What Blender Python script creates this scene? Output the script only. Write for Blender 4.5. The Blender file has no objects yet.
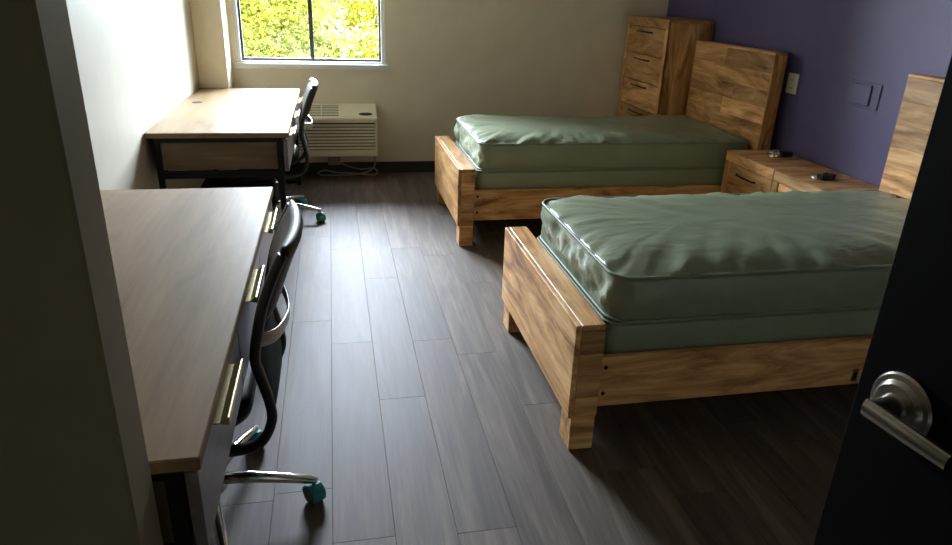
import bpy, bmesh, math, random
from mathutils import Vector, Matrix, noise
import numpy as np

random.seed(7)
SC = bpy.context.scene
COL = SC.collection

# ------------------------------------------------------------------ camera
F_PX, PITCH, YAW, ROLL, CAM_H = 683.93, 0.3853, 0.2097, 0.0361, 1.5072
fw = Vector((math.sin(YAW)*math.cos(PITCH), math.cos(YAW)*math.cos(PITCH), -math.sin(PITCH)))
r0 = Vector((math.cos(YAW), -math.sin(YAW), 0))
u0 = r0.cross(fw)
cr = math.cos(ROLL)*r0 + math.sin(ROLL)*u0
cu = -math.sin(ROLL)*r0 + math.cos(ROLL)*u0
cam_d = bpy.data.cameras.new('camera')
cam_d.sensor_width = 36.0
cam_d.lens = F_PX/952*36
cam_d.shift_y = -6.5/952
cam_d.clip_start = 0.02
cam = bpy.data.objects.new('camera', cam_d)
M = Matrix((cr, cu, -fw)).transposed().to_4x4()
M.translation = (0, 0, CAM_H)
cam.matrix_world = M
COL.objects.link(cam)
SC.camera = cam

# ------------------------------------------------------------------ sky and exposure
W = bpy.data.worlds.new('sky'); SC.world = W
W.use_nodes = True
wn = W.node_tree.nodes; wn.clear()
wo = wn.new('ShaderNodeOutputWorld'); bg = wn.new('ShaderNodeBackground')
bg.inputs['Color'].default_value = (0.79, 0.87, 1.0, 1)      # bright overcast daylight
bg.inputs['Strength'].default_value = 92.0
W.node_tree.links.new(bg.outputs[0], wo.inputs[0])
SC.view_settings.view_transform = 'Standard'
SC.view_settings.look = 'None'
SC.view_settings.gamma = 1.0
SC.view_settings.use_curve_mapping = False
SC.view_settings.exposure = 0.45
# portal across the window opening: guides the sampling of the daylight, gives off none itself
pl = bpy.data.lights.new('window_portal', 'AREA'); pl.shape = 'RECTANGLE'
pl.size, pl.size_y = 1.20, 1.42
pl.cycles.is_portal = True
po = bpy.data.objects.new('window_portal', pl); COL.objects.link(po)
po.location = (-0.16, 6.01, 1.63); po.rotation_euler = (math.radians(-90), 0, 0)
SC.cycles.max_bounces = 14
SC.cycles.diffuse_bounces = 8
SC.cycles.glossy_bounces = 6
SC.cycles.transparent_max_bounces = 12
SC.cycles.sample_clamp_indirect = 8.0
SC.cycles.use_denoising = True

# room measures (metres)
XL, XR, YF, YN, ZC = -0.985, 2.845, 5.84, -0.14, 2.44

# ------------------------------------------------------------------ materials
def nm(name):
    m = bpy.data.materials.new(name); m.use_nodes = True
    nt = m.node_tree
    return m, nt, nt.nodes['Principled BSDF']
def N(nt, t, **kw):
    n = nt.nodes.new(t)
    for k, v in kw.items(): setattr(n, k, v)
    return n
def L(nt, a, b): nt.links.new(a, b)
def mix_rgb(nt, fac, a, b, mode='MIX'):
    n = N(nt, 'ShaderNodeMix', data_type='RGBA', blend_type=mode)
    for sock, v in ((n.inputs[0], fac), (n.inputs[6], a), (n.inputs[7], b)):
        if isinstance(v, bpy.types.NodeSocket): L(nt, v, sock)
        else: sock.default_value = v if not isinstance(v, tuple) else (*v, 1)[:4]
    return n.outputs[2]
def ramp(nt, src, stops):
    n = N(nt, 'ShaderNodeValToRGB')
    while len(n.color_ramp.elements) < len(stops): n.color_ramp.elements.new(0.5)
    for e, (p, c) in zip(n.color_ramp.elements, stops):
        e.position = p; e.color = (*c, 1)
    L(nt, src, n.inputs[0]); return n.outputs[0]
def math_n(nt, op, a, b=None):
    n = N(nt, 'ShaderNodeMath', operation=op)
    for s, v in ((n.inputs[0], a), (n.inputs[1], b)):
        if v is None: continue
        if isinstance(v, bpy.types.NodeSocket): L(nt, v, s)
        else: s.default_value = v
    return n.outputs[0]
def piece_coords(nt, scale, rnd=23.0):
    """object coordinates, shifted by a random amount for each object, then stretched"""
    tc = N(nt, 'ShaderNodeTexCoord'); oi = N(nt, 'ShaderNodeObjectInfo')
    comb = N(nt, 'ShaderNodeCombineXYZ')
    a = math_n(nt, 'MULTIPLY', oi.outputs['Random'], rnd)
    b = math_n(nt, 'MULTIPLY', oi.outputs['Random'], -rnd*1.7)
    L(nt, a, comb.inputs[0]); L(nt, b, comb.inputs[1]); L(nt, a, comb.inputs[2])
    add = N(nt, 'ShaderNodeVectorMath', operation='ADD')
    L(nt, tc.outputs['Object'], add.inputs[0]); L(nt, comb.outputs[0], add.inputs[1])
    out = []
    for s in scale:
        mp = N(nt, 'ShaderNodeMapping'); mp.inputs['Scale'].default_value = s
        L(nt, add.outputs[0], mp.inputs[0]); out.append(mp.outputs[0])
    return out, oi
def noise_n(nt, vec, scale, detail=4, rough=0.55, dist=0.0):
    n = N(nt, 'ShaderNodeTexNoise')
    n.inputs['Scale'].default_value = scale; n.inputs['Detail'].default_value = detail
    n.inputs['Roughness'].default_value = rough; n.inputs['Distortion'].default_value = dist
    if vec is not None: L(nt, vec, n.inputs['Vector'])
    return n.outputs['Fac']
def bump(nt, b, h, strength, dist=0.01):
    n = N(nt, 'ShaderNodeBump'); n.inputs['Strength'].default_value = strength
    n.inputs['Distance'].default_value = dist
    L(nt, h, n.inputs['Height']); L(nt, n.outputs[0], b.inputs['Normal'])
def plain(name, col, rough=0.5, metal=0.0, spec=0.5, var=0.04, bmp=0.0, bscale=200):
    m, nt, b = nm(name)
    (v,), oi = piece_coords(nt, [(1, 1, 1)], 5)
    f = noise_n(nt, v, 6.0, 5)
    lo = tuple(max(0, c*(1-var*3)) for c in col); hi = tuple(min(1, c*(1+var*3)) for c in col)
    L(nt, ramp(nt, f, [(0.3, lo), (0.7, hi)]), b.inputs['Base Color'])
    b.inputs['Roughness'].default_value = rough; b.inputs['Metallic'].default_value = metal
    b.inputs['Specular IOR Level'].default_value = spec
    if bmp: bump(nt, b, noise_n(nt, v, bscale, 2), bmp, 0.002)
    return m
def wood(name, axis, dark, mid, light, rough=0.45, knots=True, fine=0.38, tone=0.35, spec=0.3):
    m, nt, b = nm(name)
    st = {'x': ((1.5, 8, 8), (3, 70, 70), (2.2, 7, 7)), 'y': ((8, 1.5, 8), (70, 3, 70), (7, 2.2, 7)), 'z': ((8, 8, 1.5), (70, 70, 3), (7, 7, 2.2))}[axis]
    (v1, v2, v3), oi = piece_coords(nt, st)
    g = noise_n(nt, v1, 1.0, 6, 0.62, 2.2 if knots else 0.8)
    c = ramp(nt, g, [(0.30, dark), (0.48, mid), (0.68, light)])
    gf = noise_n(nt, v2, 1.0, 3, 0.5)
    c = mix_rgb(nt, fine, c, ramp(nt, gf, [(0.3, (0.45, 0.42, 0.4)), (0.65, (1, 1, 1))]), 'MULTIPLY')
    if knots:
        vo = N(nt, 'ShaderNodeTexVoronoi'); vo.inputs['Scale'].default_value = 1.0
        L(nt, v3, vo.inputs['Vector'])
        k = ramp(nt, vo.outputs['Distance'], [(0.03, (1, 1, 1)), (0.22, (0, 0, 0))])
        kn = noise_n(nt, v3, 3.0, 3)
        kk = math_n(nt, 'MULTIPLY', k, math_n(nt, 'MULTIPLY', kn, 1.1))
        c = mix_rgb(nt, kk, c, tuple(d*0.45 for d in dark))
    tr = ramp(nt, oi.outputs['Random'], [(0.0, (1-tone,)*3), (1.0, (1+tone*0.4,)*3)])
    c = mix_rgb(nt, 1.0, c, tr, 'MULTIPLY')
    L(nt, c, b.inputs['Base Color'])
    b.inputs['Roughness'].default_value = rough
    b.inputs['Specular IOR Level'].default_value = spec
    bump(nt, b, gf, 0.12, 0.002)
    return m
OAK = ((0.24, 0.098, 0.034), (0.68, 0.352, 0.130), (0.96, 0.60, 0.275))
M_ = {}
for ax in 'xyz':
    M_['oak_'+ax] = wood('rustic_oak_'+ax, ax, *OAK, rough=0.45, tone=0.45)
LAM = ((0.200, 0.128, 0.062), (0.270, 0.178, 0.090), (0.325, 0.220, 0.116))
M_['lam'] = wood('desk_laminate', 'y', *LAM, rough=0.5, spec=0.09, knots=False, fine=0.25, tone=0.05)
M_['lam_x'] = wood('desk_laminate_cross', 'x', (0.13, 0.085, 0.045), (0.175, 0.12, 0.066), (0.215, 0.15, 0.085), rough=0.4, knots=False, fine=0.3, tone=0.05)
M_['lam_front_sheen'] = wood('desk_laminate_lilac_sheen', 'y', (0.20, 0.165, 0.16), (0.25, 0.21, 0.205), (0.30, 0.255, 0.245), rough=0.33, knots=False, fine=0.3, tone=0.08)  # desk laminate; sheen of window and purple wall put into its lilac-grey colour
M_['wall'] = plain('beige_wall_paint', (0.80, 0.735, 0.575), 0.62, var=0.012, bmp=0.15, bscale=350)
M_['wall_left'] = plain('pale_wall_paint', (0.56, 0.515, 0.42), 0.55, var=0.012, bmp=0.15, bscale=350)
M_['purple'] = plain('purple_wall_paint', (0.092, 0.071, 0.182), 0.5, var=0.02, bmp=0.15, bscale=350)
M_['taupe'] = plain('taupe_partition', (0.31, 0.265, 0.175), 0.6, var=0.02)  # partition: even taupe tone, darker than the beige walls
M_['ceiling'] = plain('white_ceiling_paint', (0.87, 0.86, 0.82), 0.8, var=0.01)
M_['base'] = plain('black_vinyl_base', (0.018, 0.018, 0.020), 0.45)
M_['white'] = plain('white_trim_paint', (0.78, 0.78, 0.76), 0.35, var=0.01)
M_['alu'] = plain('grey_window_metal', (0.05, 0.058, 0.068), 0.5, metal=0.0)
M_['black'] = plain('black_powder_coat', (0.007, 0.007, 0.008), 0.5, spec=0.25)
M_['plastic'] = plain('black_plastic', (0.016, 0.016, 0.017), 0.45)
M_['leather'] = plain('black_leather', (0.020, 0.019, 0.015), 0.5, spec=0.28, bmp=0.25, bscale=160)
M_['mesh'] = plain('black_woven_mesh', (0.007, 0.007, 0.007), 0.8, spec=0.1, bmp=0.6, bscale=420)
M_['chrome'] = plain('polished_aluminium', (0.72, 0.72, 0.70), 0.16, metal=1.0, var=0.01)
M_['nickel'] = plain('satin_nickel', (0.62, 0.58, 0.52), 0.26, metal=1.0, var=0.015)
M_['brass'] = plain('brushed_pull_metal', (0.50, 0.42, 0.22), 0.34, metal=1.0, var=0.015)
M_['silver'] = plain('silver_plastic', (0.55, 0.56, 0.57), 0.3, metal=0.4)
M_['teal'] = plain('teal_caster_plastic', (0.02, 0.26, 0.29), 0.3)
M_['door'] = plain('black_brown_door', (0.004, 0.0035, 0.003), 0.6, spec=0.12)
M_['ac'] = plain('cream_unit_plastic', (0.86, 0.80, 0.60), 0.42, var=0.01)
M_['ac_dark'] = plain('dark_slot_plastic', (0.045, 0.042, 0.034), 0.7)
M_['cord'] = plain('grey_cord', (0.36, 0.36, 0.34), 0.5)
M_['hole'] = plain('dark_hole', (0.006, 0.006, 0.006), 0.9)
M_['bronze'] = plain('dark_bronze_handle', (0.020, 0.017, 0.014), 0.35, metal=0.6)
M_['plate'] = plain('ivory_outlet_plastic', (0.66, 0.65, 0.57), 0.4, var=0.01)
M_['earth'] = plain('leaf_litter_earth', (0.040, 0.037, 0.003), 0.9, var=0.2)  # ground of the bank, in the yellow of its leaf litter
M_['subfloor'] = plain('plank_joint', (0.035, 0.030, 0.026), 0.8)
M_['concrete'] = plain('corridor_paint', (0.30, 0.28, 0.23), 0.7)

def mat_floor():
    m, nt, b = nm('grey_vinyl_plank')
    (v1, v2, v3), oi = piece_coords(nt, [(9, 0.9, 9), (70, 2.5, 70), (2, 2, 2)])
    g = noise_n(nt, v1, 1.0, 6, 0.6, 1.2)
    c = ramp(nt, g, [(0.25, (0.066, 0.049, 0.036)), (0.5, (0.126, 0.097, 0.073)), (0.75, (0.225, 0.180, 0.140))])
    gf = noise_n(nt, v2, 1.0, 4, 0.6)
    c = mix_rgb(nt, 0.55, c, ramp(nt, gf, [(0.3, (0.45, 0.44, 0.43)), (0.7, (1.15, 1.15, 1.15))]), 'MULTIPLY')
    tr = ramp(nt, oi.outputs['Random'], [(0.0, (0.90,)*3), (1.0, (1.10,)*3)])
    c = mix_rgb(nt, 1.0, c, tr, 'MULTIPLY')
    L(nt, c, b.inputs['Base Color'])
    rr = N(nt, 'ShaderNodeMapRange'); rr.inputs[1].default_value = 0.3; rr.inputs[2].default_value = 0.7
    rr.inputs[3].default_value = 0.56; rr.inputs[4].default_value = 0.62
    L(nt, g, rr.inputs[0]); L(nt, rr.outputs[0], b.inputs['Roughness'])
    b.inputs['Specular IOR Level'].default_value = 0.36
    b.inputs['Specular Tint'].default_value = (0.80, 0.83, 1.0, 1)  # blue cast of the window daylight put into the floor's sheen
    bump(nt, b, gf, 0.08, 0.002)
    return m
M_['floor'] = mat_floor()

def mat_vinyl():
    m, nt, b = nm('sage_green_vinyl')
    (v1, v2), oi = piece_coords(nt, [(1, 1, 1), (3, 7, 3)], 3)
    g = noise_n(nt, v1, 3.0, 4)
    L(nt, ramp(nt, g, [(0.3, (0.205, 0.240, 0.158)), (0.7, (0.245, 0.285, 0.188))]), b.inputs['Base Color'])
    b.inputs['Roughness'].default_value = 0.36
    b.inputs['Specular IOR Level'].default_value = 0.55
    bump(nt, b, noise_n(nt, v2, 2.2, 4, 0.5, 0.6), 0.22, 0.02)
    return m
M_['vinyl'] = mat_vinyl()
M_['vinyl_pipe'] = plain('sage_piping', (0.20, 0.238, 0.162), 0.55, spec=0.3)

def mat_glass():
    m, nt, b = nm('window_glass')
    nt.nodes.remove(b)
    out = nt.nodes['Material Output']
    tr = N(nt, 'ShaderNodeBsdfTransparent'); tr.inputs[0].default_value = (0.95, 0.97, 0.96, 1)
    gl = N(nt, 'ShaderNodeBsdfGlossy'); gl.inputs['Roughness'].default_value = 0.02
    lw = N(nt, 'ShaderNodeFresnel'); lw.inputs['IOR'].default_value = 1.35
    nz = noise_n(nt, None, 3.0); 
    mx = N(nt, 'ShaderNodeMixShader')
    L(nt, lw.outputs[0], mx.inputs[0]); L(nt, tr.outputs[0], mx.inputs[1]); L(nt, gl.outputs[0], mx.inputs[2])
    L(nt, mx.outputs[0], out.inputs[0])
    return m
M_['glass'] = mat_glass()

def mat_leaf():
    m, nt, b = nm('yellow_green_leaf')
    geo = N(nt, 'ShaderNodeNewGeometry')
    tc = N(nt, 'ShaderNodeTexCoord')
    n1 = noise_n(nt, tc.outputs['Object'], 0.9, 3)
    c1 = ramp(nt, geo.outputs['Random Per Island'], [(0.0, (0.037, 0.0325, 0.0022)), (0.55, (0.046, 0.041, 0.0026)), (1.0, (0.056, 0.050, 0.006))])
    c = mix_rgb(nt, ramp(nt, n1, [(0.42, (0, 0, 0)), (0.62, (1, 1, 1))]), c1, (0.040, 0.043, 0.010))
    L(nt, c, b.inputs['Base Color'])
    b.inputs['Roughness'].default_value = 0.9; b.inputs['Specular IOR Level'].default_value = 0.0
    tl = N(nt, 'ShaderNodeBsdfTranslucent'); L(nt, c, tl.inputs['Color'])
    mx = N(nt, 'ShaderNodeMixShader'); mx.inputs[0].default_value = 0.45
    L(nt, b.outputs[0], mx.inputs[1]); L(nt, tl.outputs[0], mx.inputs[2])
    L(nt, mx.outputs[0], nt.nodes['Material Output'].inputs[0])
    return m
M_['leaf'] = mat_leaf()

# ------------------------------------------------------------------ builders
WORLD = {}                                   # world origin of every parent while building
def place(o, parent, loc):
    COL.objects.link(o)
    loc = Vector(loc)
    if parent is not None:
        o.parent = parent; o.location = loc - WORLD[parent.name]
    else: o.location = loc
    WORLD[o.name] = loc
    return o
def mesh_obj(name, bm, mat, parent=None, loc=(0, 0, 0), smooth=False):
    me = bpy.data.meshes.new(name); bm.to_mesh(me); bm.free()
    if smooth:
        for p in me.polygons: p.use_smooth = True
    me.materials.append(M_[mat])
    return place(bpy.data.objects.new(name, me), parent, loc)
def add_box(bm, c, s, bev=0.0, seg=1, rot=None):
    r = bmesh.ops.create_cube(bm, size=1.0)
    vs = r['verts']
    bmesh.ops.scale(bm, vec=s, verts=vs)
    if bev > 0:
        es = list({e for v in vs for e in v.link_edges})
        rb = bmesh.ops.bevel(bm, geom=es, offset=min(bev, min(s)*0.45), segments=seg, affect='EDGES', profile=0.5)
        vs = list({v for f in rb['faces'] for v in f.verts} | {v for v in vs if v.is_valid})
    if rot is not None: bmesh.ops.rotate(bm, cent=(0, 0, 0), matrix=rot, verts=vs)
    bmesh.ops.translate(bm, vec=c, verts=vs)
    return vs
def box(name, lo, hi, mat, parent=None, bev=0.003, seg=1):
    lo, hi = Vector(lo), Vector(hi); c = (lo+hi)/2
    bm = bmesh.new(); add_box(bm, (0, 0, 0), hi-lo, bev, seg)
    return mesh_obj(name, bm, mat, parent, c)
def boxes(name, lst, mat, parent=None, bev=0.0):
    """several boxes that make up ONE solid piece"""
    bm = bmesh.new()
    los = [Vector(a) for a, b in lst]; his = [Vector(b) for a, b in lst]
    lo = Vector([min(v[i] for v in los) for i in range(3)]); hi = Vector([max(v[i] for v in his) for i in range(3)])
    o = (lo+hi)/2
    for a, b in zip(los, his): add_box(bm, (a+b)/2-o, b-a, bev)
    return mesh_obj(name, bm, mat, parent, o)
def smooth_path(pts, n=6, closed=False):
    P = [Vector(p) for p in pts]; out = []
    m = len(P); rng = range(m if closed else m-1)
    for i in rng:
        p0 = P[(i-1) % m] if closed or i > 0 else P[0]
        p1, p2 = P[i], P[(i+1) % m]
        p3 = P[(i+2) % m] if closed or i+2 < m else P[-1]
        for k in range(n):
            t = k/n
            out.append(0.5*((2*p1)+(-p0+p2)*t+(2*p0-5*p1+4*p2-p3)*t*t+(-p0+3*p1-3*p2+p3)*t**3))
    if not closed: out.append(P[-1])
    return out
def add_tube(bm, pts, rad, seg=8, closed=False, ry=None, up=(0, 0, 1), caps=True):
    """sweep; rad number or list; ry gives an oval second radius"""
    P = [Vector(p) for p in pts]; n = len(P); rings = []
    prev = None
    for i, p in enumerate(P):
        a = P[(i-1) % n] if closed or i > 0 else P[i]; b = P[(i+1) % n] if closed or i < n-1 else P[i]
        t = (b-a).normalized()
        s = t.cross(Vector(up)) if prev is None else prev - t*prev.dot(t)
        if s.length < 1e-4: s = t.cross(Vector((1, 0.3, 0)))
        s.normalize(); prev = s.copy(); w = s.cross(t)
        r = rad[i] if isinstance(rad, (list, tuple)) else rad
        r2 = r if ry is None else ry
        rings.append([bm.verts.new(p + s*math.cos(2*math.pi*k/seg)*r + w*math.sin(2*math.pi*k/seg)*r2) for k in range(seg)])
    for i in range(n if closed else n-1):
        A, B = rings[i], rings[(i+1) % n]
        for k in range(seg): bm.faces.new((A[k], A[(k+1) % seg], B[(k+1) % seg], B[k]))
    if caps and not closed:
        bm.faces.new(rings[0][::-1]); bm.faces.new(rings[-1])
    return rings
def tube(name, pts, rad, mat, parent=None, seg=8, closed=False, ry=None, up=(0, 0, 1)):
    P = [Vector(p) for p in pts]; o = sum(P, Vector())/len(P)
    bm = bmesh.new(); add_tube(bm, [p-o for p in P], rad, seg, closed, ry, up)
    bmesh.ops.recalc_face_normals(bm, faces=bm.faces)
    return mesh_obj(name, bm, mat, parent, o, True)
def lathe(bm, prof, axis='z', seg=20, c=(0, 0, 0)):
    """prof: list of (radius, height); closed with caps"""
    rings = []
    for r, h in prof:
        ring = []
        for k in range(seg):
            a = 2*math.pi*k/seg; x, y = r*math.cos(a), r*math.sin(a)
            v = {'z': (x, y, h), 'x': (h, x, y), 'y': (x, h, y)}[axis]
            ring.append(bm.verts.new(Vector(v)+Vector(c)))
        rings.append(ring)
    for A, B in zip(rings, rings[1:]):
        for k in range(seg): bm.faces.new((A[k], A[(k+1) % seg], B[(k+1) % seg], B[k]))
    bm.faces.new(rings[0][::-1]); bm.faces.new(rings[-1])
    bmesh.ops.recalc_face_normals(bm, faces=bm.faces)
def turned(name, prof, mat, parent, loc, axis='z', seg=20):
    bm = bmesh.new(); lathe(bm, prof, axis, seg)
    o = mesh_obj(name, bm, mat, parent, loc, True)
    o.data.set_sharp_from_angle(angle=math.radians(40))
    return o
def thing(name, label, cat, loc=(0, 0, 0), group=None):
    o = bpy.data.objects.new(name, None); o.empty_display_size = 0.1
    place(o, None, loc); return tag(o, label, cat, group)
def tag(o, label, cat, group=None):
    o['label'] = label; o['category'] = cat
    if group: o['group'] = group
    return o
def struct(o): o['kind'] = 'structure'; return o
def copy_tree(o, parent=None):
    c = o.copy(); COL.objects.link(c)
    if parent is not None: c.parent = parent
    for ch in list(o.children): copy_tree(ch, c)
    return c

# ------------------------------------------------------------------ the room
WX0, WX1, WZ0, WZ1 = -0.735, 0.425, 0.905, 2.30          # window opening
floor = struct(box('floor', (XL-0.1, -1.9, -0.06), (XR+0.1, YF+0.1, -0.004), 'subfloor', bev=0))
PW, PL_ = 0.1818, 1.21
meshes = {}
k0 = math.ceil((XL+0.0587)/PW)-1
for k in range(k0, k0+23):
    x0 = -0.0587 + PW*k; x1 = x0+PW
    x0c, x1c = max(x0, XL), min(x1, XR)
    if x1c-x0c < 0.01: continue
    off = {-1: 1.82, 0: 1.58, 1: 2.31}.get(k, (k*0.47+0.31*(k % 3)) % PL_)
    y = off - PL_*math.ceil((off-YN)/PL_)
    while y < YF:
        ya, yb = max(y, YN), min(y+PL_, YF)
        if yb-ya > 0.02:
            key = (round(x1c-x0c, 3), round(yb-ya, 3))
            if key not in meshes:
                bm = bmesh.new(); add_box(bm, (0, 0, 0), (x1c-x0c-0.0007, yb-ya-0.0007, 0.008), 0.0006)
                meshes[key] = bpy.data.meshes.new('plank'); bm.to_mesh(meshes[key]); bm.free()
                meshes[key].materials.append(M_['floor'])
            place(bpy.data.objects.new('plank', meshes[key]), floor, ((x0c+x1c)/2, (ya+yb)/2, -0.004))
        y += PL_
struct(box('ceiling', (XL-0.1, -1.9, ZC), (XR+0.1, YF+0.2, ZC+0.12), 'ceiling', bev=0))
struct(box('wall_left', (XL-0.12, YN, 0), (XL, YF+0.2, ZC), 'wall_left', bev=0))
struct(box('wall_right', (XR, -1.9, 0), (XR+0.12, YF+0.2, ZC), 'purple', bev=0))
struct(boxes('wall_far', [((XL, YF, 0), (XR, YF+0.2, WZ0)), ((XL, YF, WZ1), (XR, YF+0.2, ZC)),
       ((XL, YF, WZ0), (WX0, YF+0.2, WZ1)), ((WX1, YF, WZ0), (XR, YF+0.2, WZ1))], 'wall'))
struct(box('wall_corner_chase', (XL, 5.545, 0), (-0.774, YF, ZC), 'wall', bev=0.004))
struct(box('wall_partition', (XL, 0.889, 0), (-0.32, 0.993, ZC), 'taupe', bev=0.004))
# the wall with the doorway the camera stands in, and the corridor behind it
HX = 0.935
struct(boxes('wall_near', [((XL, YN-0.14, 0), (-0.03, YN, ZC)), ((HX, YN-0.14, 0), (XR, YN, ZC)), ((-0.03, YN-0.14, 2.06), (HX, YN, ZC))], 'wall'))
struct(boxes('wall_corridor', [((XL, -1.9, 0), (XR, -1.78, ZC)), ((XL-0.12, -1.9, 0), (XL, YN, ZC))], 'concrete'))
struct(box('baseboard_far', (-0.774, YF-0.008, 0), (XR, YF, 0.098), 'base', bev=0.003))
struct(box('baseboard_left', (XL, 0.993, 0), (XL+0.008, 5.545, 0.098), 'base', bev=0.003))
struct(box('baseboard_right', (XR-0.008, YN, 0), (XR, YF-0.008, 0.098), 'base', bev=0.003))
struct(boxes('baseboard_chase', [((XL+0.008, 5.537, 0), (-0.766, 5.545, 0.098)), ((-0.774, 5.545, 0), (-0.766, YF-0.008, 0.098))], 'base'))
struct(boxes('trim_1', [((-0.07, YN, 0), (-0.03, YN+0.012, 2.1)), ((HX, YN, 0), (HX+0.04, YN+0.012, 2.1)), ((-0.03, YN, 2.06), (HX, YN+0.012, 2.1))], 'black'))

# window: white casing, sill, grey metal sashes, two panes
win = struct(boxes('window_1', [((WX0, YF+0.02, WZ0), (WX0+0.030, YF+0.14, WZ1)), ((WX1-0.030, YF+0.02, WZ0), (WX1, YF+0.14, WZ1)),
       ((WX0+0.030, YF+0.02, WZ0), (WX1-0.030, YF+0.14, WZ0+0.012)), ((WX0+0.030, YF+0.02, WZ1-0.03), (WX1-0.030, YF+0.14, WZ1))], 'white', bev=0.002))
box('window_sill', (WX0-0.018, YF-0.03, WZ0-0.045), (WX1+0.022, YF+0.02, WZ0), 'white', win, 0.004)
gx0, gx1, gz0, gz1, gy = WX0+0.030, WX1-0.030, WZ0+0.012, WZ1-0.03, YF+0.09
mx = -0.157
for a, b in ((gx0, mx), (mx, gx1)):
    sash = boxes('sash', [((a, gy, gz0), (a+0.016, gy+0.03, gz1)), ((b-0.016, gy, gz0), (b, gy+0.03, gz1)),
          ((a+0.016, gy, gz0), (b-0.016, gy+0.03, gz0+0.018)), ((a+0.016, gy, gz1-0.018), (b-0.016, gy+0.03, gz1))], 'alu', win)
    box('pane', (a+0.012, gy+0.012, gz0+0.014), (b-0.012, gy+0.017, gz1-0.014), 'glass', sash, 0)

# outdoors: a bank of bright shrubs rising beyond the window
def bank_z(x, y):
    t = min(max((y-7.2)/9.0, 0), 1)
    return -0.9 + 3.3*t + 0.25*math.sin(x*0.8+y*0.5)
bm = bmesh.new(); g = {}
nx, ny = 40, 28
for i in range(nx+1):
    for j in range(ny+1):
        x = -11+22*i/nx; y = 6.3+12*j/ny
        g[i, j] = bm.verts.new((x, y, bank_z(x, y)-0.15))
for i in range(nx):
    for j in range(ny): bm.faces.new((g[i, j], g[i+1, j], g[i+1, j+1], g[i, j+1]))
struct(mesh_obj('ground', bm, 'earth', None, (0, 0, 0), True))
rs = np.random.RandomState(3)
NL = 120000
cl = np.stack([rs.uniform(-7, 6.5, 900), rs.uniform(8.2, 16.5, 900)], 1)
ci = rs.randint(0, 900, NL)
d = rs.normal(size=(NL, 3)); d /= np.linalg.norm(d, axis=1)[:, None]; d[:, 2] = np.abs(d[:, 2])
rr = rs.uniform(0.25, 0.55, 900)[ci]*rs.uniform(0.75, 1.05, NL)
cz = np.array([bank_z(a, b) for a, b in cl])[ci]
ctr = np.stack([cl[ci, 0], cl[ci, 1], cz], 1) + d*rr[:, None]
nrm = d + rs.normal(size=(NL, 3))*0.45; nrm /= np.linalg.norm(nrm, axis=1)[:, None]
ta = np.cross(nrm, rs.normal(size=(NL, 3))); ta /= np.linalg.norm(ta, axis=1)[:, None]
tb = np.cross(nrm, ta)
ln = rs.uniform(0.03, 0.062, NL)[:, None]; wd = ln*0.5
vv = np.stack([ctr-ta*ln, ctr+tb*wd+nrm*0.012, ctr+ta*ln, ctr-tb*wd+nrm*0.012], 1).reshape(-1, 3)
me = bpy.data.meshes.new('shrub_foliage')
me.from_pydata(vv.tolist(), [], np.arange(NL*4).reshape(-1, 4).tolist())
me.materials.append(M_['leaf'])
fol = place(bpy.data.objects.new('shrub_foliage', me), None, (0, 0, 0))
tag(fol, 'dense yellow-green shrub foliage covering the bank outside the window', 'foliage'); fol['kind'] = 'stuff'

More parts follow.
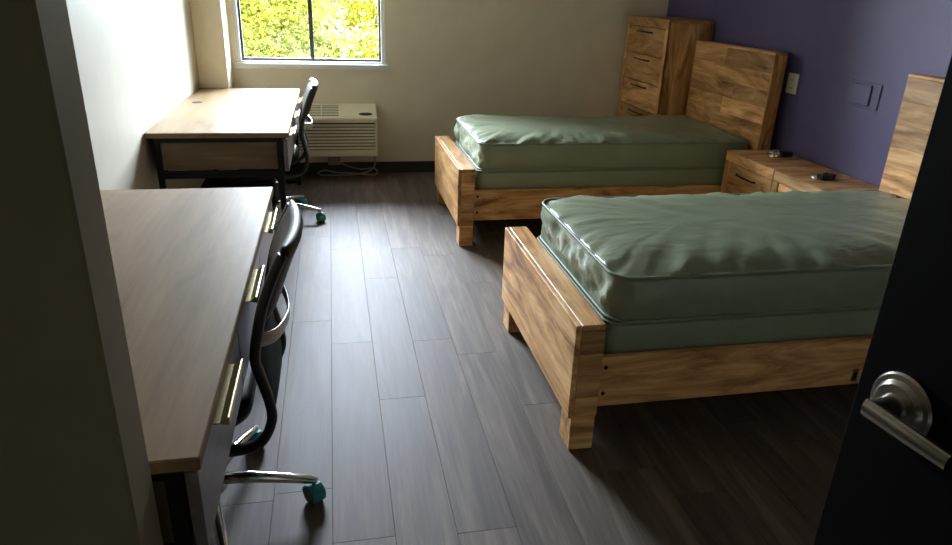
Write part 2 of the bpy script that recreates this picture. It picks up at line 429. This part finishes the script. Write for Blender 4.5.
# ------------------------------------------------------------------ beds
FT, BW, FZ = 0.103, 1.007, 0.494
HXF, HXB = 2.690, 2.780
def bed_frame(xf, yn, label):
    y1 = yn+BW
    t = thing('bed_frame', label, 'bed', ((xf+HXB)/2, (yn+y1)/2, 0), 'rustic wood twin bed frames')
    # footboard: panel of a facing, two side posts and a cap, on two feet
    fb = box('footboard', (xf+0.020, yn+0.002, 0.137), (xf+FT-0.002, y1-0.002, FZ-0.020), 'oak_y', t, 0.002)
    box('facing_panel', (xf, yn, 0.135), (xf+0.020, y1, FZ), 'oak_y', fb, 0.004, 2)
    box('cap', (xf+0.0205, yn, FZ-0.020), (xf+FT, y1, FZ), 'oak_y', fb, 0.003)
    for ya, yb in ((yn+0.001, yn+0.108), (y1-0.108, y1-0.001)):
        box('foot', (xf+0.014, ya, 0.0), (xf+FT-0.002, yb, 0.137), 'oak_x', t, 0.003)
    # end grain blocks seen on the near end of the footboard
    zz = (0.138, 0.215, 0.305, 0.385, FZ-0.021)
    for a, b in zip(zz, zz[1:]):
        box('end_block', (xf+0.0205, yn-0.0005, a), (xf+FT, yn+0.0015, b-0.0006), 'oak_x', fb, 0.0003)
    for ya in (yn+0.018, y1-0.046):
        rl = box('side_rail', (xf+FT-0.001, ya, 0.162), (HXF+0.001, ya+0.028, 0.356), 'oak_x', t, 0.003)
        if ya < yn+0.1:
            for z in (0.215, 0.318):
                turned('bolt_hole', [(0.0075, 0.0015), (0.0075, -0.0005), (0.006, -0.001)], 'hole', rl, (xf+FT+0.024, ya-0.001, z), 'y', 12)  # flat dark disc; shade of the open bolt hole put into its colour
            br = box('bracket', (1.868, ya-0.006, 0.178), (1.892, ya+0.001, 0.232), 'nickel', rl, 0.002)
            box('slot', (1.874, ya-0.0075, 0.192), (1.886, ya-0.0055, 0.218), 'hole', rl, 0.001)
    box('ledger', (xf+FT, yn+0.047, 0.27), (HXF, yn+0.067, 0.30), 'oak_x', t, 0.002)
    box('ledger', (xf+FT, y1-0.067, 0.27), (HXF, y1-0.047, 0.30), 'oak_x', t, 0.002)
    # slats
    for i in range(9):
        x = xf+FT+0.10+i*0.205
        box('slat', (x, yn+0.048, 0.301), (x+0.07, y1-0.048, 0.317), 'oak_y', t, 0.002)
    # headboard: stack of horizontal boards on a core, two legs
    hb = box('headboard', (HXF+0.012, yn+0.010, 0.19), (HXB, y1-0.010, 1.185), 'oak_z', t, 0.002)
    zs = [0.19, 0.30, 0.42, 0.53, 0.645, 0.755, 0.86, 0.965, 1.075, 1.185]
    for i, (a, b) in enumerate(zip(zs, zs[1:])):
        sp = [yn+0.004, yn+0.32+0.4*((i*37) % 10)/10, y1-0.004]
        for p, q in zip(sp, sp[1:]):
            box('board', (HXF, p, a), (HXF+0.0125, q-0.0004, b-0.0005), 'oak_y', hb, 0.0007)
    box('cap', (HXF, yn, 1.185), (HXB, y1, 1.20), 'oak_y', hb, 0.002)
    for ya, yb in ((yn, yn+0.010), (y1-0.010, y1)):
        box('side_panel', (HXF+0.001, ya, 0.0), (HXB, yb, 1.185), 'oak_z', hb, 0.002)
    return t
bed_frame(0.716, 3.968, 'rustic wood bed frame standing between the tall chest and the nightstands')
bed_frame(0.747, 1.890, 'rustic wood bed frame standing beside the open black door')

def outline(lx, ly, r, n_c=10, step=0.022):
    """rounded rectangle, ccw, centred; returns points, normals"""
    P = []; hx, hy = lx/2, ly/2
    cs = ((hx-r, hy-r, 0), (-hx+r, hy-r, 90), (-hx+r, -hy+r, 180), (hx-r, -hy+r, 270))
    for i, (cx, cy, a0) in enumerate(cs):
        for k in range(n_c+1):
            a = math.radians(a0+90*k/n_c)
            P.append((cx+r*math.cos(a), cy+r*math.sin(a), math.cos(a), math.sin(a)))
        nx_, ny_, na = cs[(i+1) % 4]
        a = math.radians(na); q = (nx_+r*math.cos(a), ny_+r*math.sin(a))
        p = P[-1]; d = math.hypot(q[0]-p[0], q[1]-p[1]); m = int(d/step)
        for k in range(1, m): P.append((p[0]+(q[0]-p[0])*k/m, p[1]+(q[1]-p[1])*k/m, p[2], p[3]))
    return P
def padded(name, lx, ly, z0, z1, r, crown, gather, seed, side_fold, parent=None, loc=(0, 0, 0), label=None):
    """vinyl-covered pad: crowned top with gathers along its seams, folded sides"""
    P = outline(lx, ly, r); n = len(P); bm = bmesh.new(); rings = []
    per = [0.0]
    for a, b in zip(P, P[1:]): per.append(per[-1]+math.hypot(b[0]-a[0], b[1]-a[1]))
    def nz(a, b, c=0.0): return noise.noise(Vector((a, b, c+seed*7.3)))
    bulge = 0.010
    prof = [(0.0, z0, -0.014)] 
    zs = [(z0+(z1-z0)*k/10) for k in range(11)]
    def ring(fn):
        out = []
        for i, p in enumerate(P): out.append(bm.verts.new(fn(i, p)))
        rings.append(out)
    ring(lambda i, p: (p[0]-p[2]*0.03, p[1]-p[3]*0.03, z0))
    for k, z in enumerate(zs):
        t = k/10
        def f(i, p, z=z, t=t):
            foot = max(0.0, -p[2])                     # folds are deepest on the foot end
            w = (side_fold*(0.25+1.2*foot))*math.sin(math.pi*t)**0.7
            s = per[i]
            d = nz(s*9+z*14*(1 if s % 2 > 1 else -1), z*10, 1)+0.5*nz(s*24+z*20, z*16, 2)
            o = -0.012+bulge*math.sin(math.pi*min(max(t, 0), 1))**0.6 + w*d
            if t == 0 or t == 1: o = -0.010
            return (p[0]+p[2]*o, p[1]+p[3]*o, z)
        ring(f)
    hx, hy = lx/2, ly/2
    for s in [0.985, 0.97, 0.95, 0.93, 0.90, 0.87, 0.84, 0.80, 0.76, 0.72, 0.67, 0.62, 0.57, 0.52, 0.47, 0.41, 0.35, 0.29, 0.22, 0.15, 0.08]:
        def f(i, p, s=s):
            # shrink towards the spine so the rings stay at an even distance from the edge
            inset = (1-s)*hy
            x = p[0]*(hx-inset)/hx; y = p[1]*s
            e = 1-s
            c = crown*(1-s**5)
            g = gather*(math.exp(-e/0.22))*(1-math.exp(-e/0.02))
            q = per[i]
            a = nz(q*11, e*2.2, 3)+0.6*nz(q*26+e*3, e*4, 4)
            fan = nz((x*0.75+y*0.66)*13, (x*0.66-y*0.75)*2.2, 5)
            return (x, y, z1+c+g*a+gather*0.42*fan*min(1, e*6)*(0.55+0.6*nz(x*1.3, y*1.3, 6)))
        ring(f)
    for A, B in zip(rings, rings[1:]):
        for k in range(n): bm.faces.new((A[k], A[(k+1) % n], B[(k+1) % n], B[k]))
    bm.faces.new(rings[0][::-1]); bm.faces.new(rings[-1])
    bmesh.ops.recalc_face_normals(bm, faces=bm.faces)
    o = mesh_obj(name, bm, 'vinyl', parent, loc, True)
    for z in (z0+0.004, z1):
        b2 = bmesh.new()
        add_tube(b2, [(p[0]-p[2]*0.007, p[1]-p[3]*0.007, z) for p in P], 0.0065, 6, True)
        c = mesh_obj('piping', b2, 'vinyl_pipe', o, loc, True)
    return o
for xf, yn, sd, la, lb in ((0.716, 3.968, 1, 'sage green vinyl mattress on the bed between the tall chest and the nightstands', 'low sage green foundation under the mattress of the bed by the tall chest'),
                   (0.747, 1.890, 2, 'sage green vinyl mattress on the bed beside the open black door', 'low sage green foundation under the mattress of the bed beside the black door')):
    cx, cy = (xf+FT+HXF)/2, yn+BW/2
    lx = HXF-xf-FT
    fo = padded('foundation', lx-0.030, 0.905, 0.318, 0.462, 0.05, 0.004, 0.001, sd+10, 0.0012, None, (cx+0.008, cy, 0))
    tag(fo, lb, 'foundation', 'foundations')
    mt = padded('mattress', lx-0.036, 0.935, 0.470, 0.634, 0.085, 0.042, 0.030 if sd == 1 else 0.021, sd, 0.016, None, (cx+0.012, cy, 0))
    tag(mt, la, 'mattress', 'mattresses')

# ------------------------------------------------------------------ chest and nightstands
def bar_handle(parent, x, yc, z, ln):
    h = tube('handle', [(x-0.004, yc-ln/2, z), (x-0.022, yc-ln/2+0.012, z), (x-0.024, yc, z), (x-0.022, yc+ln/2-0.012, z), (x-0.004, yc+ln/2, z)], 0.0058, 'bronze', parent, 8)
    return h
def drawer(parent, x, y0, y1, z0, z1, hl, hz):
    d = box('drawer', (x, y0, z0), (x+0.02, y1, z1), 'oak_y', parent, 0.003)
    bar_handle(d, x, (y0+y1)/2, hz, hl)
    return d
cx0, cy0, cy1, cz = 2.4615, 5.000, 5.772, 1.3407
ch = thing('chest_of_drawers', 'tall narrow wooden chest of drawers in the corner by the purple wall', 'chest', ((cx0+XR)/2, (cy0+cy1)/2, 0))
box('side_panel', (cx0+0.004, cy0, 0), (XR-0.012, cy0+0.022, cz-0.022), 'oak_z', ch)
box('side_panel', (cx0+0.004, cy1-0.022, 0), (XR-0.012, cy1, cz-0.022), 'oak_z', ch)
box('back_panel', (XR-0.020, cy0+0.022, 0.03), (XR-0.013, cy1-0.022, cz-0.022), 'oak_z', ch, 0.001)
box('top', (cx0+0.002, cy0, cz-0.022), (XR-0.012, cy1, cz), 'oak_x', ch)
box('top_rail', (cx0, cy0, cz-0.070), (cx0+0.0215, cy1, cz-0.001), 'oak_y', ch)
for ya, yb in ((cy0, cy0+0.042), (cy1-0.042, cy1)):
    box('stile', (cx0, ya, 0), (cx0+0.0215, yb, cz-0.0705), 'oak_z', ch)
box('plinth', (cx0+0.004, cy0+0.0425, 0), (cx0+0.022, cy1-0.0425, 0.21), 'oak_y', ch)
z = cz-0.073
for i in range(5):
    drawer(ch, cx0+0.002, cy0+0.045, cy1-0.045, z-0.208, z-0.002, 0.27, z-0.036); z -= 0.211

def nightstand(y0, y1, label):
    x0, x1, zt = 2.468, XR-0.010, 0.597
    t = thing('nightstand', label, 'nightstand', ((x0+x1)/2, (y0+y1)/2, 0), 'pair of wooden nightstands')
    box('top', (x0+0.001, y0, zt-0.020), (x1, y1, zt), 'oak_x', t)
    for ya, yb in ((y0, y0+0.02), (y1-0.02, y1)):
        box('side_panel', (x0+0.0215, ya, 0), (x1, yb, zt-0.0205), 'oak_z', t)
    box('back_panel', (x1-0.008, y0+0.02, 0.05), (x1-0.001, y1-0.02, zt-0.021), 'oak_z', t, 0.001)
    box('top_rail', (x0, y0, zt-0.062), (x0+0.021, y1, zt-0.001), 'oak_y', t)
    for ya, yb in ((y0, y0+0.05), (y1-0.05, y1)):
        box('stile', (x0, ya, 0), (x0+0.021, yb, zt-0.0625), 'oak_z', t)
    box('plinth', (x0+0.002, y0+0.0505, 0.0), (x0+0.021, y1-0.0505, 0.09), 'oak_y', t)
    zz = zt-0.066
    for i in range(2):
        d = drawer(t, x0+0.006, y0+0.053, y1-0.053, zz-0.215, zz, 0.20, zz-0.055)
        zz -= 0.220
    return t
nightstand(3.444, 3.960, 'wooden nightstand next to the bed that stands by the tall chest, shiny packet on top')
nightstand(2.922, 3.440, 'wooden nightstand half hidden behind the bed beside the door, dark packet on top')

def crumple(name, lx, ly, lz, mat, seed, parent, loc, rz=0.0):
    bm = bmesh.new(); bmesh.ops.create_icosphere(bm, subdivisions=3, radius=1.0)
    for v in bm.verts:
        d = 1+0.45*noise.noise(v.co*2.6+Vector((seed, 0, 0)))
        z = max(v.co.z, -0.55)
        v.co = Vector((v.co.x*lx*d, v.co.y*ly*d, (z+0.55)*lz*(0.7+0.5*abs(noise.noise(v.co*3+Vector((0, seed, 0)))))))
    bmesh.ops.rotate(bm, cent=(0, 0, 0), matrix=Matrix.Rotation(rz, 3, 'Z'), verts=bm.verts)
    return mesh_obj(name, bm, mat, parent, loc)
pk = thing('hardware_packet', 'crumpled clear shiny packet with a black clip on the nightstand against the wooden headboard', 'packet', (2.70, 3.77, 0.597))
crumple('clear_wrap', 0.036, 0.045, 0.030, 'chrome', 2, pk, (2.68, 3.765, 0.597))
cl_ = box('black_clip', (2.718, 3.735, 0.597), (2.788, 3.790, 0.630), 'plastic', pk, 0.008, 2)
pk2 = thing('dark_packet', 'small dark grey flat packet lying on the nightstand near the bed beside the door', 'packet', (2.645, 3.235, 0.597))
crumple('dark_wrap', 0.060, 0.040, 0.024, 'plastic', 5, pk2, (2.65, 3.235, 0.597), 0.3)
crumple('clear_end', 0.016, 0.020, 0.012, 'silver', 9, pk2, (2.586, 3.242, 0.597))

# ------------------------------------------------------------------ desks
def desk(y0, label):
    y1 = y0+1.714; xa, xb, zt = -0.981, -0.2524, 0.750
    t = thing('desk', label, 'desk', ((xa+xb)/2, (y0+y1)/2, 0), 'matching wood-topped desks along the pale wall')
    top = box('desktop', (xa, y0, zt-0.028), (xb, y1, zt), 'lam', t, 0.0025)
    turned('grommet', [(0.033, -0.002), (0.033, 0.0025), (0.028, 0.004), (0.022, 0.002)], 'plastic', top, (xa+0.095, y0+1.03, zt), 'z', 20)
    # drawer case under the top
    cs = boxes('drawer_case', [((xa+0.055, y0+0.030, 0.545), (xb-0.012, y0+0.050, zt-0.029)), ((xa+0.055, y1-0.050, 0.545), (xb-0.012, y1-0.030, zt-0.029)),
          ((xa+0.055, y0+0.050, 0.545), (xb-0.030, y1-0.050, 0.560)), ((xa+0.055, y0+0.050, 0.560), (xa+0.07, y1-0.050, zt-0.029))], 'lam_x', t)
    w = (y1-y0-0.028)/3
    for i in range(3):
        ya = y0+0.010+w*i+0.004*i
        d = box('drawer', (xb-0.030, ya, 0.535), (xb-0.008, ya+w-0.004, zt-0.036), 'lam_front_sheen', t, 0.002)
        yc = ya+w/2-0.01; hl = 0.115
        # open channel pull: flat base, lip folded up and outwards
        pr = [(xb-0.010, zt-0.046), (xb+0.006, zt-0.046), (xb+0.022, zt-0.034), (xb+0.025, zt-0.0345), (xb+0.025, zt-0.052), (xb+0.022, zt-0.052), (xb+0.007, zt-0.049), (xb-0.010, zt-0.049)]
        bm = bmesh.new(); oo = Vector((xb, yc, zt-0.045))
        A_ = [bm.verts.new(Vector((x, yc-hl, z))-oo) for x, z in pr]; B_ = [bm.verts.new(Vector((x, yc+hl, z))-oo) for x, z in pr]
        for k in range(8): bm.faces.new((A_[k], A_[(k+1) % 8], B_[(k+1) % 8], B_[k]))
        bm.faces.new(A_[::-1]); bm.faces.new(B_); bmesh.ops.recalc_face_normals(bm, faces=bm.faces)
        mesh_obj('pull', bm, 'brass', d, oo)
    for ye in (y0+0.014, y1-0.044):
        fr = box('end_frame', (xa+0.036, ye, 0.500), (xb-0.034, ye+0.028, 0.538), 'black', t, 0.002)
        for xe in (xa+0.036, xb-0.066):
            box('leg', (xe, ye+0.0005, 0.0), (xe+0.030, ye+0.0275, zt-0.0285), 'black', t, 0.002)
        box('foot_bar', (xa+0.066, ye+0.001, 0.012), (xb-0.066, ye+0.027, 0.040), 'black', t, 0.002)
        box('top_bar', (xa+0.066, ye+0.001, zt-0.054), (xb-0.066, ye+0.012, zt-0.0285), 'black', t, 0.001)
    box('stretcher', (xa+0.040, y0+0.043, 0.503), (xa+0.054, y1-0.045, 0.535), 'black', t, 0.002)
    return t
desk(1.0275, 'wood-topped desk with black metal legs standing against the partition end')
desk(3.824, 'wood-topped desk with black metal legs standing in the corner next to the window')

# ------------------------------------------------------------------ chairs
def office_chair(label):
    t = thing('office_chair', label, 'chair', (0, 0, 0), 'black office chairs at the desks')
    side = [(0.283, 0.900), (0.262, 0.86), (0.228, 0.774), (0.207, 0.69), (0.198, 0.64), (0.197, 0.612), (0.203, 0.585), (0.211, 0.55), (0.222, 0.496), (0.224, 0.44), (0.198, 0.382), (0.150, 0.358), (0.05, 0.356), (-0.12, 0.358)]
    for s in (-1, 1):
        tube('back_frame', smooth_path([(x, s*(0.205-0.04*max(0, (0.35-z))), z) for x, z in side], 5), 0.0135, 'plastic', t, 10, ry=0.021, up=(0, 1, 0))
    # padded upper back
    def pad(name, za, zb, th, bul, mat, roll, hw):
        bm = bmesh.new(); nu, nv = 16, 12; ring = []
        def bx(z):
            pts = side
            for (xa, z1), (xb, z2) in zip(pts, pts[1:]):
                if z2 <= z <= z1: return xb+(xa-xb)*(z-z2)/(z1-z2)
            return pts[0][0]
        sec = 24
        for i in range(nu+1):
            u = -1+2*i/nu; y = u*hw
            taper = (1-abs(u)**8)*0.75+0.25
            col = []
            for k in range(sec):
                a = 2*math.pi*k/sec
                cz, sz = math.cos(a), math.sin(a)
                zc = (za+zb)/2; hz = (zb-za)/2
                z = zc+hz*math.copysign(abs(sz)**0.55, sz)
                x0 = bx(min(z, 0.895))
                off = th*math.copysign(abs(cz)**0.6, cz)*taper
                rl = roll*max(0, (z-zc)/hz)**3
                col.append(bm.verts.new((x0+bul*(1-u*u)+off+rl, y, z)))
            ring.append(col)
        for A, B in zip(ring, ring[1:]):
            for k in range(sec): bm.faces.new((A[k], A[(k+1) % sec], B[(k+1) % sec], B[k]))
        bm.faces.new(ring[0][::-1]); bm.faces.new(ring[-1])
        bmesh.ops.recalc_face_normals(bm, faces=bm.faces)
        return mesh_obj(name, bm, mat, t, (0, 0, 0), True)
    pad('upper_back_pad', 0.715, 0.918, 0.023, 0.022, 'leather', 0.004, 0.207)
    pad('back_mesh', 0.430, 0.735, 0.006, 0.004, 'mesh', 0.0, 0.195)
    tube('lumbar_band', smooth_path([(0.205, -0.205, 0.675), (0.248, -0.14, 0.660), (0.270, 0.0, 0.650), (0.248, 0.14, 0.660), (0.205, 0.205, 0.675)], 6), 0.004, 'silver', t, 8, ry=0.019)
    # seat
    P = outline(0.46, 0.46, 0.10, 8, 0.03); bm = bmesh.new(); rings = []
    for s, z in ((0.80, 0.415), (0.97, 0.425), (1.0, 0.445), (0.985, 0.468), (0.93, 0.482), (0.75, 0.485), (0.4, 0.478), (0.1, 0.475)):
        rings.append([bm.verts.new((-0.06+p[0]*s, p[1]*s, z-0.03*max(0, (-p[0]*s-0.14)/0.09)**2)) for p in P])
    n = len(P)
    for A, B in zip(rings, rings[1:]):
        for k in range(n): bm.faces.new((A[k], A[(k+1) % n], B[(k+1) % n], B[k]))
    bm.faces.new(rings[0][::-1]); bm.faces.new(rings[-1]); bmesh.ops.recalc_face_normals(bm, faces=bm.faces)
    mesh_obj('seat', bm, 'leather', t, (0, 0, 0), True)
    box('seat_plate', (-0.20, -0.17, 0.375), (0.08, 0.17, 0.416), 'plastic', t, 0.01, 2)
    turned('gas_column', [(0.034, 0.075), (0.034, 0.13), (0.026, 0.135), (0.026, 0.26), (0.016, 0.265), (0.016, 0.38)], 'plastic', t, (0, 0, 0))
    turned('hub', [(0.030, 0.072), (0.052, 0.08), (0.052, 0.115), (0.040, 0.128), (0.036, 0.128)], 'chrome', t, (0, 0, 0))
    for i in range(5):
        a = math.radians(-2+72*i); dx, dy = math.cos(a), math.sin(a)
        R = lambda r, z: (dx*r, dy*r, z)
        tube('base_arm', [R(0.040, 0.110), R(0.12, 0.108), R(0.22, 0.094), R(0.305, 0.078), R(0.318, 0.074)], [0.019, 0.0185, 0.016, 0.0135, 0.009], 'chrome', t, 10)
        # caster: stem, teal hood and fork, two black wheels
        c = Vector((dx*0.306, dy*0.306, 0)); rot = Matrix.Rotation(a+0.9*((i % 2)*2-1), 3, 'Z')
        bm = bmesh.new()
        lathe(bm, [(0.0275, -0.0225), (0.0285, -0.012), (0.0285, -0.0085)], 'y', 18)
        lathe(bm, [(0.0285, 0.0085), (0.0285, 0.012), (0.0275, 0.0225)], 'y', 18)
        lathe(bm, [(0.008, -0.0085), (0.008, 0.0085)], 'y', 10)
        bmesh.ops.rotate(bm, cent=(0, 0, 0), matrix=rot, verts=bm.verts)
        ca = mesh_obj('caster', bm, 'plastic', t, c+Vector((0, 0, 0.0285)), True)
        ca.data.set_sharp_from_angle(angle=math.radians(40))
        bm = bmesh.new(); secs = []
        for k in range(9):
            b = math.radians(-25+k*25)
            secs.append([bm.verts.new((rr_*math.cos(b), yy, rr_*math.sin(b))) for rr_, yy in ((0.0305, -0.024), (0.0345, -0.020), (0.0345, 0.020), (0.0305, 0.024))])
        for A, B in zip(secs, secs[1:]):
            for k in range(4): bm.faces.new((A[k], A[(k+1) % 4], B[(k+1) % 4], B[k]))
        bm.faces.new(secs[0][::-1]); bm.faces.new(secs[-1])
        add_box(bm, (0, 0, 0.012), (0.020, 0.014, 0.046), 0.003)
        bmesh.ops.recalc_face_normals(bm, faces=bm.faces)
        bmesh.ops.rotate(bm, cent=(0, 0, 0), matrix=rot, verts=bm.verts)
        mesh_obj('hood', bm, 'teal', ca, c+Vector((0, 0, 0.0285)))
        tube('stem', [c+Vector((0, 0, 0.062)), c+Vector((0, 0, 0.078))], 0.0055, 'chrome', ca, 8)
    return t
c1 = office_chair('black office chair pushed up to the desk that stands by the partition')
c2 = copy_tree(c1)
c2['label'] = 'black office chair pushed up to the desk next to the window'
c1.location = (-0.42, 1.785, 0)
c2.location = (-0.418, 4.63, 0); c2.rotation_euler.z = math.radians(2.5)
for ch_ in c2.children:                                   # its star base is swivelled a little
    if ch_.name.split('.')[0] in ('base_arm', 'caster'):
        ch_.location = Matrix.Rotation(math.radians(-16), 3, 'Z') @ ch_.location
        ch_.rotation_euler.z = math.radians(-16)

# ------------------------------------------------------------------ wall air conditioner
ax0, ax1, ay0, ay1, az0, az1 = -0.72, 0.337, 5.615, YF-0.001, 0.195, 0.590
ac = thing('air_conditioner', 'cream wall air conditioner with slatted front below the window', 'air conditioner', ((ax0+ax1)/2, (ay0+ay1)/2, az0))
# cabinet: profile in y/z extruded along x
prof = [(ay1, az0+0.03), (ay0+0.035, az0+0.03), (ay0+0.035, 0.470), (ay0, 0.470), (ay0-0.004, 0.490), (ay0, 0.508), (ay1-0.02, az1), (ay1, az1)]
bm = bmesh.new(); o = Vector(((ax0+ax1)/2, (ay0+ay1)/2, az0))
A = [bm.verts.new(Vector((ax0, y, z))-o) for y, z in prof]; B = [bm.verts.new(Vector((ax1, y, z))-o) for y, z in prof]
for k in range(len(prof)): bm.faces.new((A[k], A[(k+1) % len(prof)], B[(k+1) % len(prof)], B[k]))
bm.faces.new(A[::-1]); bm.faces.new(B); bmesh.ops.recalc_face_normals(bm, faces=bm.faces)
bmesh.ops.bevel(bm, geom=list(bm.edges), offset=0.006, segments=2, affect='EDGES')
body = mesh_obj('cabinet', bm, 'ac', ac, o)
fp = box('front_grille', (ax0+0.004, ay0+0.022, az0), (ax1-0.004, ay0+0.036, 0.470), 'ac_dark', ac, 0.001)
zz = az0+0.003
box('bottom_rail', (ax0+0.002, ay0+0.002, az0), (ax1-0.002, ay0+0.022, az0+0.055), 'ac', fp, 0.005, 2)
for s, e in ((ax0+0.002, ax0+0.022), (ax1-0.020, ax1-0.002)):
    box('end_cheek', (s, ay0+0.002, az0+0.0555), (e, ay0+0.022, 0.4695), 'ac', fp, 0.004)
for i in range(8):
    z = az0+0.062+i*0.0262
    box('slat', (ax0+0.0225, ay0+0.004, z), (ax1-0.0205, ay0+0.0215, z+0.0175), 'ac', fp, 0.003)
# sloping top: grille on the left, control lid on the right
sl = math.atan2(az1-0.508, ay1-0.02-ay0); slen = math.hypot(az1-0.508, ay1-0.02-ay0)
RX = Matrix.Rotation(sl, 3, 'X')
def on_top(name, xa, xb, va, vb, th, mat, parent, lift=0.0, bev=0.002):
    bm = bmesh.new(); add_box(bm, (0, 0, 0), (xb-xa, vb-va, th), bev)
    bmesh.ops.rotate(bm, cent=(0, 0, 0), matrix=RX, verts=bm.verts)
    c = Vector(((xa+xb)/2, ay0, 0.508)) + RX @ Vector((0, (va+vb)/2, lift))
    return mesh_obj(name, bm, mat, parent, c)
gr = on_top('top_grille', ax0+0.03, 0.030, 0.035, slen-0.02, 0.004, 'ac_dark', ac, 0.001, 0)
for i in range(7):
    v = 0.040+i*0.0245
    on_top('louvre', ax0+0.03, 0.030, v, v+0.011, 0.008, 'ac', gr, 0.003, 0.001)
for x in (-0.52, -0.30, -0.11):
    on_top('divider', x, x+0.008, 0.035, slen-0.02, 0.010, 'ac', gr, 0.004, 0.001)
lid = on_top('control_lid', 0.045, ax1-0.015, 0.020, slen-0.012, 0.004, 'ac', ac, 0.002)
bm = bmesh.new()
lathe(bm, [(1, 0), (1, 1)], 'z', 24)
bmesh.ops.scale(bm, vec=(0.055, 0.022, 0.002), verts=bm.verts)
bmesh.ops.rotate(bm, cent=(0, 0, 0), matrix=RX, verts=bm.verts)
mesh_obj('emblem', bm, 'plastic', lid, Vector((0.245, ay0, 0.508)) + RX @ Vector((0, 0.055, 0.0042)))
# cord with in-line plug box
cordp = [(0.315, 5.80, 0.205), (0.318, 5.80, 0.14), (0.315, 5.79, 0.075), (0.26, 5.775, 0.03), (0.14, 5.755, 0.010), (0.02, 5.740, 0.009), (-0.09, 5.740, 0.010), (-0.155, 5.760, 0.016), (-0.15, 5.785, 0.030), (-0.09, 5.79, 0.040),
         (0.0, 5.780, 0.022), (0.14, 5.770, 0.018), (0.26, 5.735, 0.009), (0.32, 5.735, 0.012), (0.335, 5.755, 0.035), (0.30, 5.785, 0.055), (0.20, 5.80, 0.045), (0.10, 5.80, 0.07), (0.02, 5.805, 0.105)]
pc = thing('power_cord', 'grey power cord looped on the floor below the air conditioner', 'cord', (0.1, 5.77, 0.0))
tube('cord', smooth_path(cordp, 6), 0.0055, 'cord', pc, 8)
box('plug_box', (-0.075, 5.782, 0.085), (0.030, 5.829, 0.150), 'cord', pc, 0.010, 2)

# ------------------------------------------------------------------ purple wall fittings
op = thing('outlet_plate', 'ivory outlet plate on the purple wall beside the headboard', 'outlet', (XR-0.004, 3.962, 1.018))
box('plate', (XR-0.007, 3.905, 0.957), (XR-0.0005, 4.010, 1.080), 'plate', op, 0.003)
for z in (0.992, 1.040):
    rc = box('receptacle', (XR-0.009, 3.936, z-0.016), (XR-0.006, 3.978, z+0.016), 'plate', op, 0.003)
    for dy in (-0.008, 0.008):
        box('slot', (XR-0.0096, 3.957+dy-0.0015, z-0.006), (XR-0.0088, 3.957+dy+0.0015, z+0.006), 'hole', rc, 0)
jb = thing('junction_cover', 'square cover plate painted purple like the wall above the nightstands', 'cover plate', (XR-0.004, 3.33, 1.04))
bp = box('back_plate', (XR-0.006, 3.212, 0.970), (XR-0.0005, 3.445, 1.108), 'purple', jb, 0.002)
box('raised_cover', (XR-0.014, 3.272, 0.985), (XR-0.006, 3.422, 1.095), 'purple', jb, 0.003)

# ------------------------------------------------------------------ open door (right), lever and rose
ang = 0.1
dd = Vector((math.sin(ang), -math.cos(ang), 0))          # from free edge to hinge
nn = Vector((-math.cos(ang), -math.sin(ang), 0))         # outwards from the visible face
fe = Vector((0.8165, 0.818, 0)); Ld = 0.915
door = thing('door_1', 'black door standing open', 'door', fe+dd*Ld)
del door['category']; del door['label']; door['kind'] = 'structure'
def dpt(s, n, z): return fe+dd*s+nn*n+Vector((0, 0, z))
Rd = Matrix((dd, -nn, Vector((0, 0, 1)))).transposed()
def dbox(name, s0, s1, n0, n1, z0, z1, mat, parent, bev=0.003, seg=1):
    bm = bmesh.new(); add_box(bm, (0, 0, 0), (s1-s0, n1-n0, z1-z0), bev, seg, Rd)
    return mesh_obj(name, bm, mat, parent, dpt((s0+s1)/2, (n0+n1)/2, (z0+z1)/2))
leaf = dbox('door_leaf', 0, Ld, -0.044, 0, 0.010, 2.045, 'door', door, 0.003)
def turned_n(name, prof, s, z, mat, parent, seg=36):
    bm = bmesh.new(); lathe(bm, prof, 'z', seg)
    q = nn.to_track_quat('Z', 'Y').to_matrix()
    bmesh.ops.rotate(bm, cent=(0, 0, 0), matrix=q, verts=bm.verts)
    o = mesh_obj(name, bm, mat, parent, dpt(s, 0, z), True)
    o.data.set_sharp_from_angle(angle=math.radians(35)); return o
ZL, S0 = 0.943, 0.085
rose = turned_n('rose', [(0.053, 0.0), (0.053, 0.006), (0.050, 0.010), (0.042, 0.011), (0.041, 0.013), (0.036, 0.019), (0.018, 0.021), (0.005, 0.0215)], S0, ZL, 'nickel', door)
lv = turned_n('lever_neck', [(0.024, 0.015), (0.020, 0.03), (0.0165, 0.05), (0.0155, 0.058), (0.012, 0.060), (0.004, 0.061)], S0, ZL, 'nickel', rose)
pts = [dpt(S0-0.013, 0.0585, ZL), dpt(S0+0.02, 0.058, ZL), dpt(S0+0.06, 0.0565, ZL-0.001), dpt(S0+0.10, 0.054, ZL-0.002), dpt(S0+0.122, 0.052, ZL-0.003)]
o = sum(pts, Vector())/len(pts)
bm = bmesh.new(); add_tube(bm, [p-o for p in pts], [0.0155, 0.0155, 0.0150, 0.0140, 0.0135], 14, False, 0.0085, up=nn)
bmesh.ops.recalc_face_normals(bm, faces=bm.faces)
lo_ = mesh_obj('lever', bm, 'nickel', rose, o, True); lo_.data.set_sharp_from_angle(angle=math.radians(50))
for z in (0.25, 1.05, 1.85):
    dbox('hinge', Ld-0.002, Ld+0.012, -0.040, 0.004, z-0.05, z+0.05, 'nickel', door, 0.003)
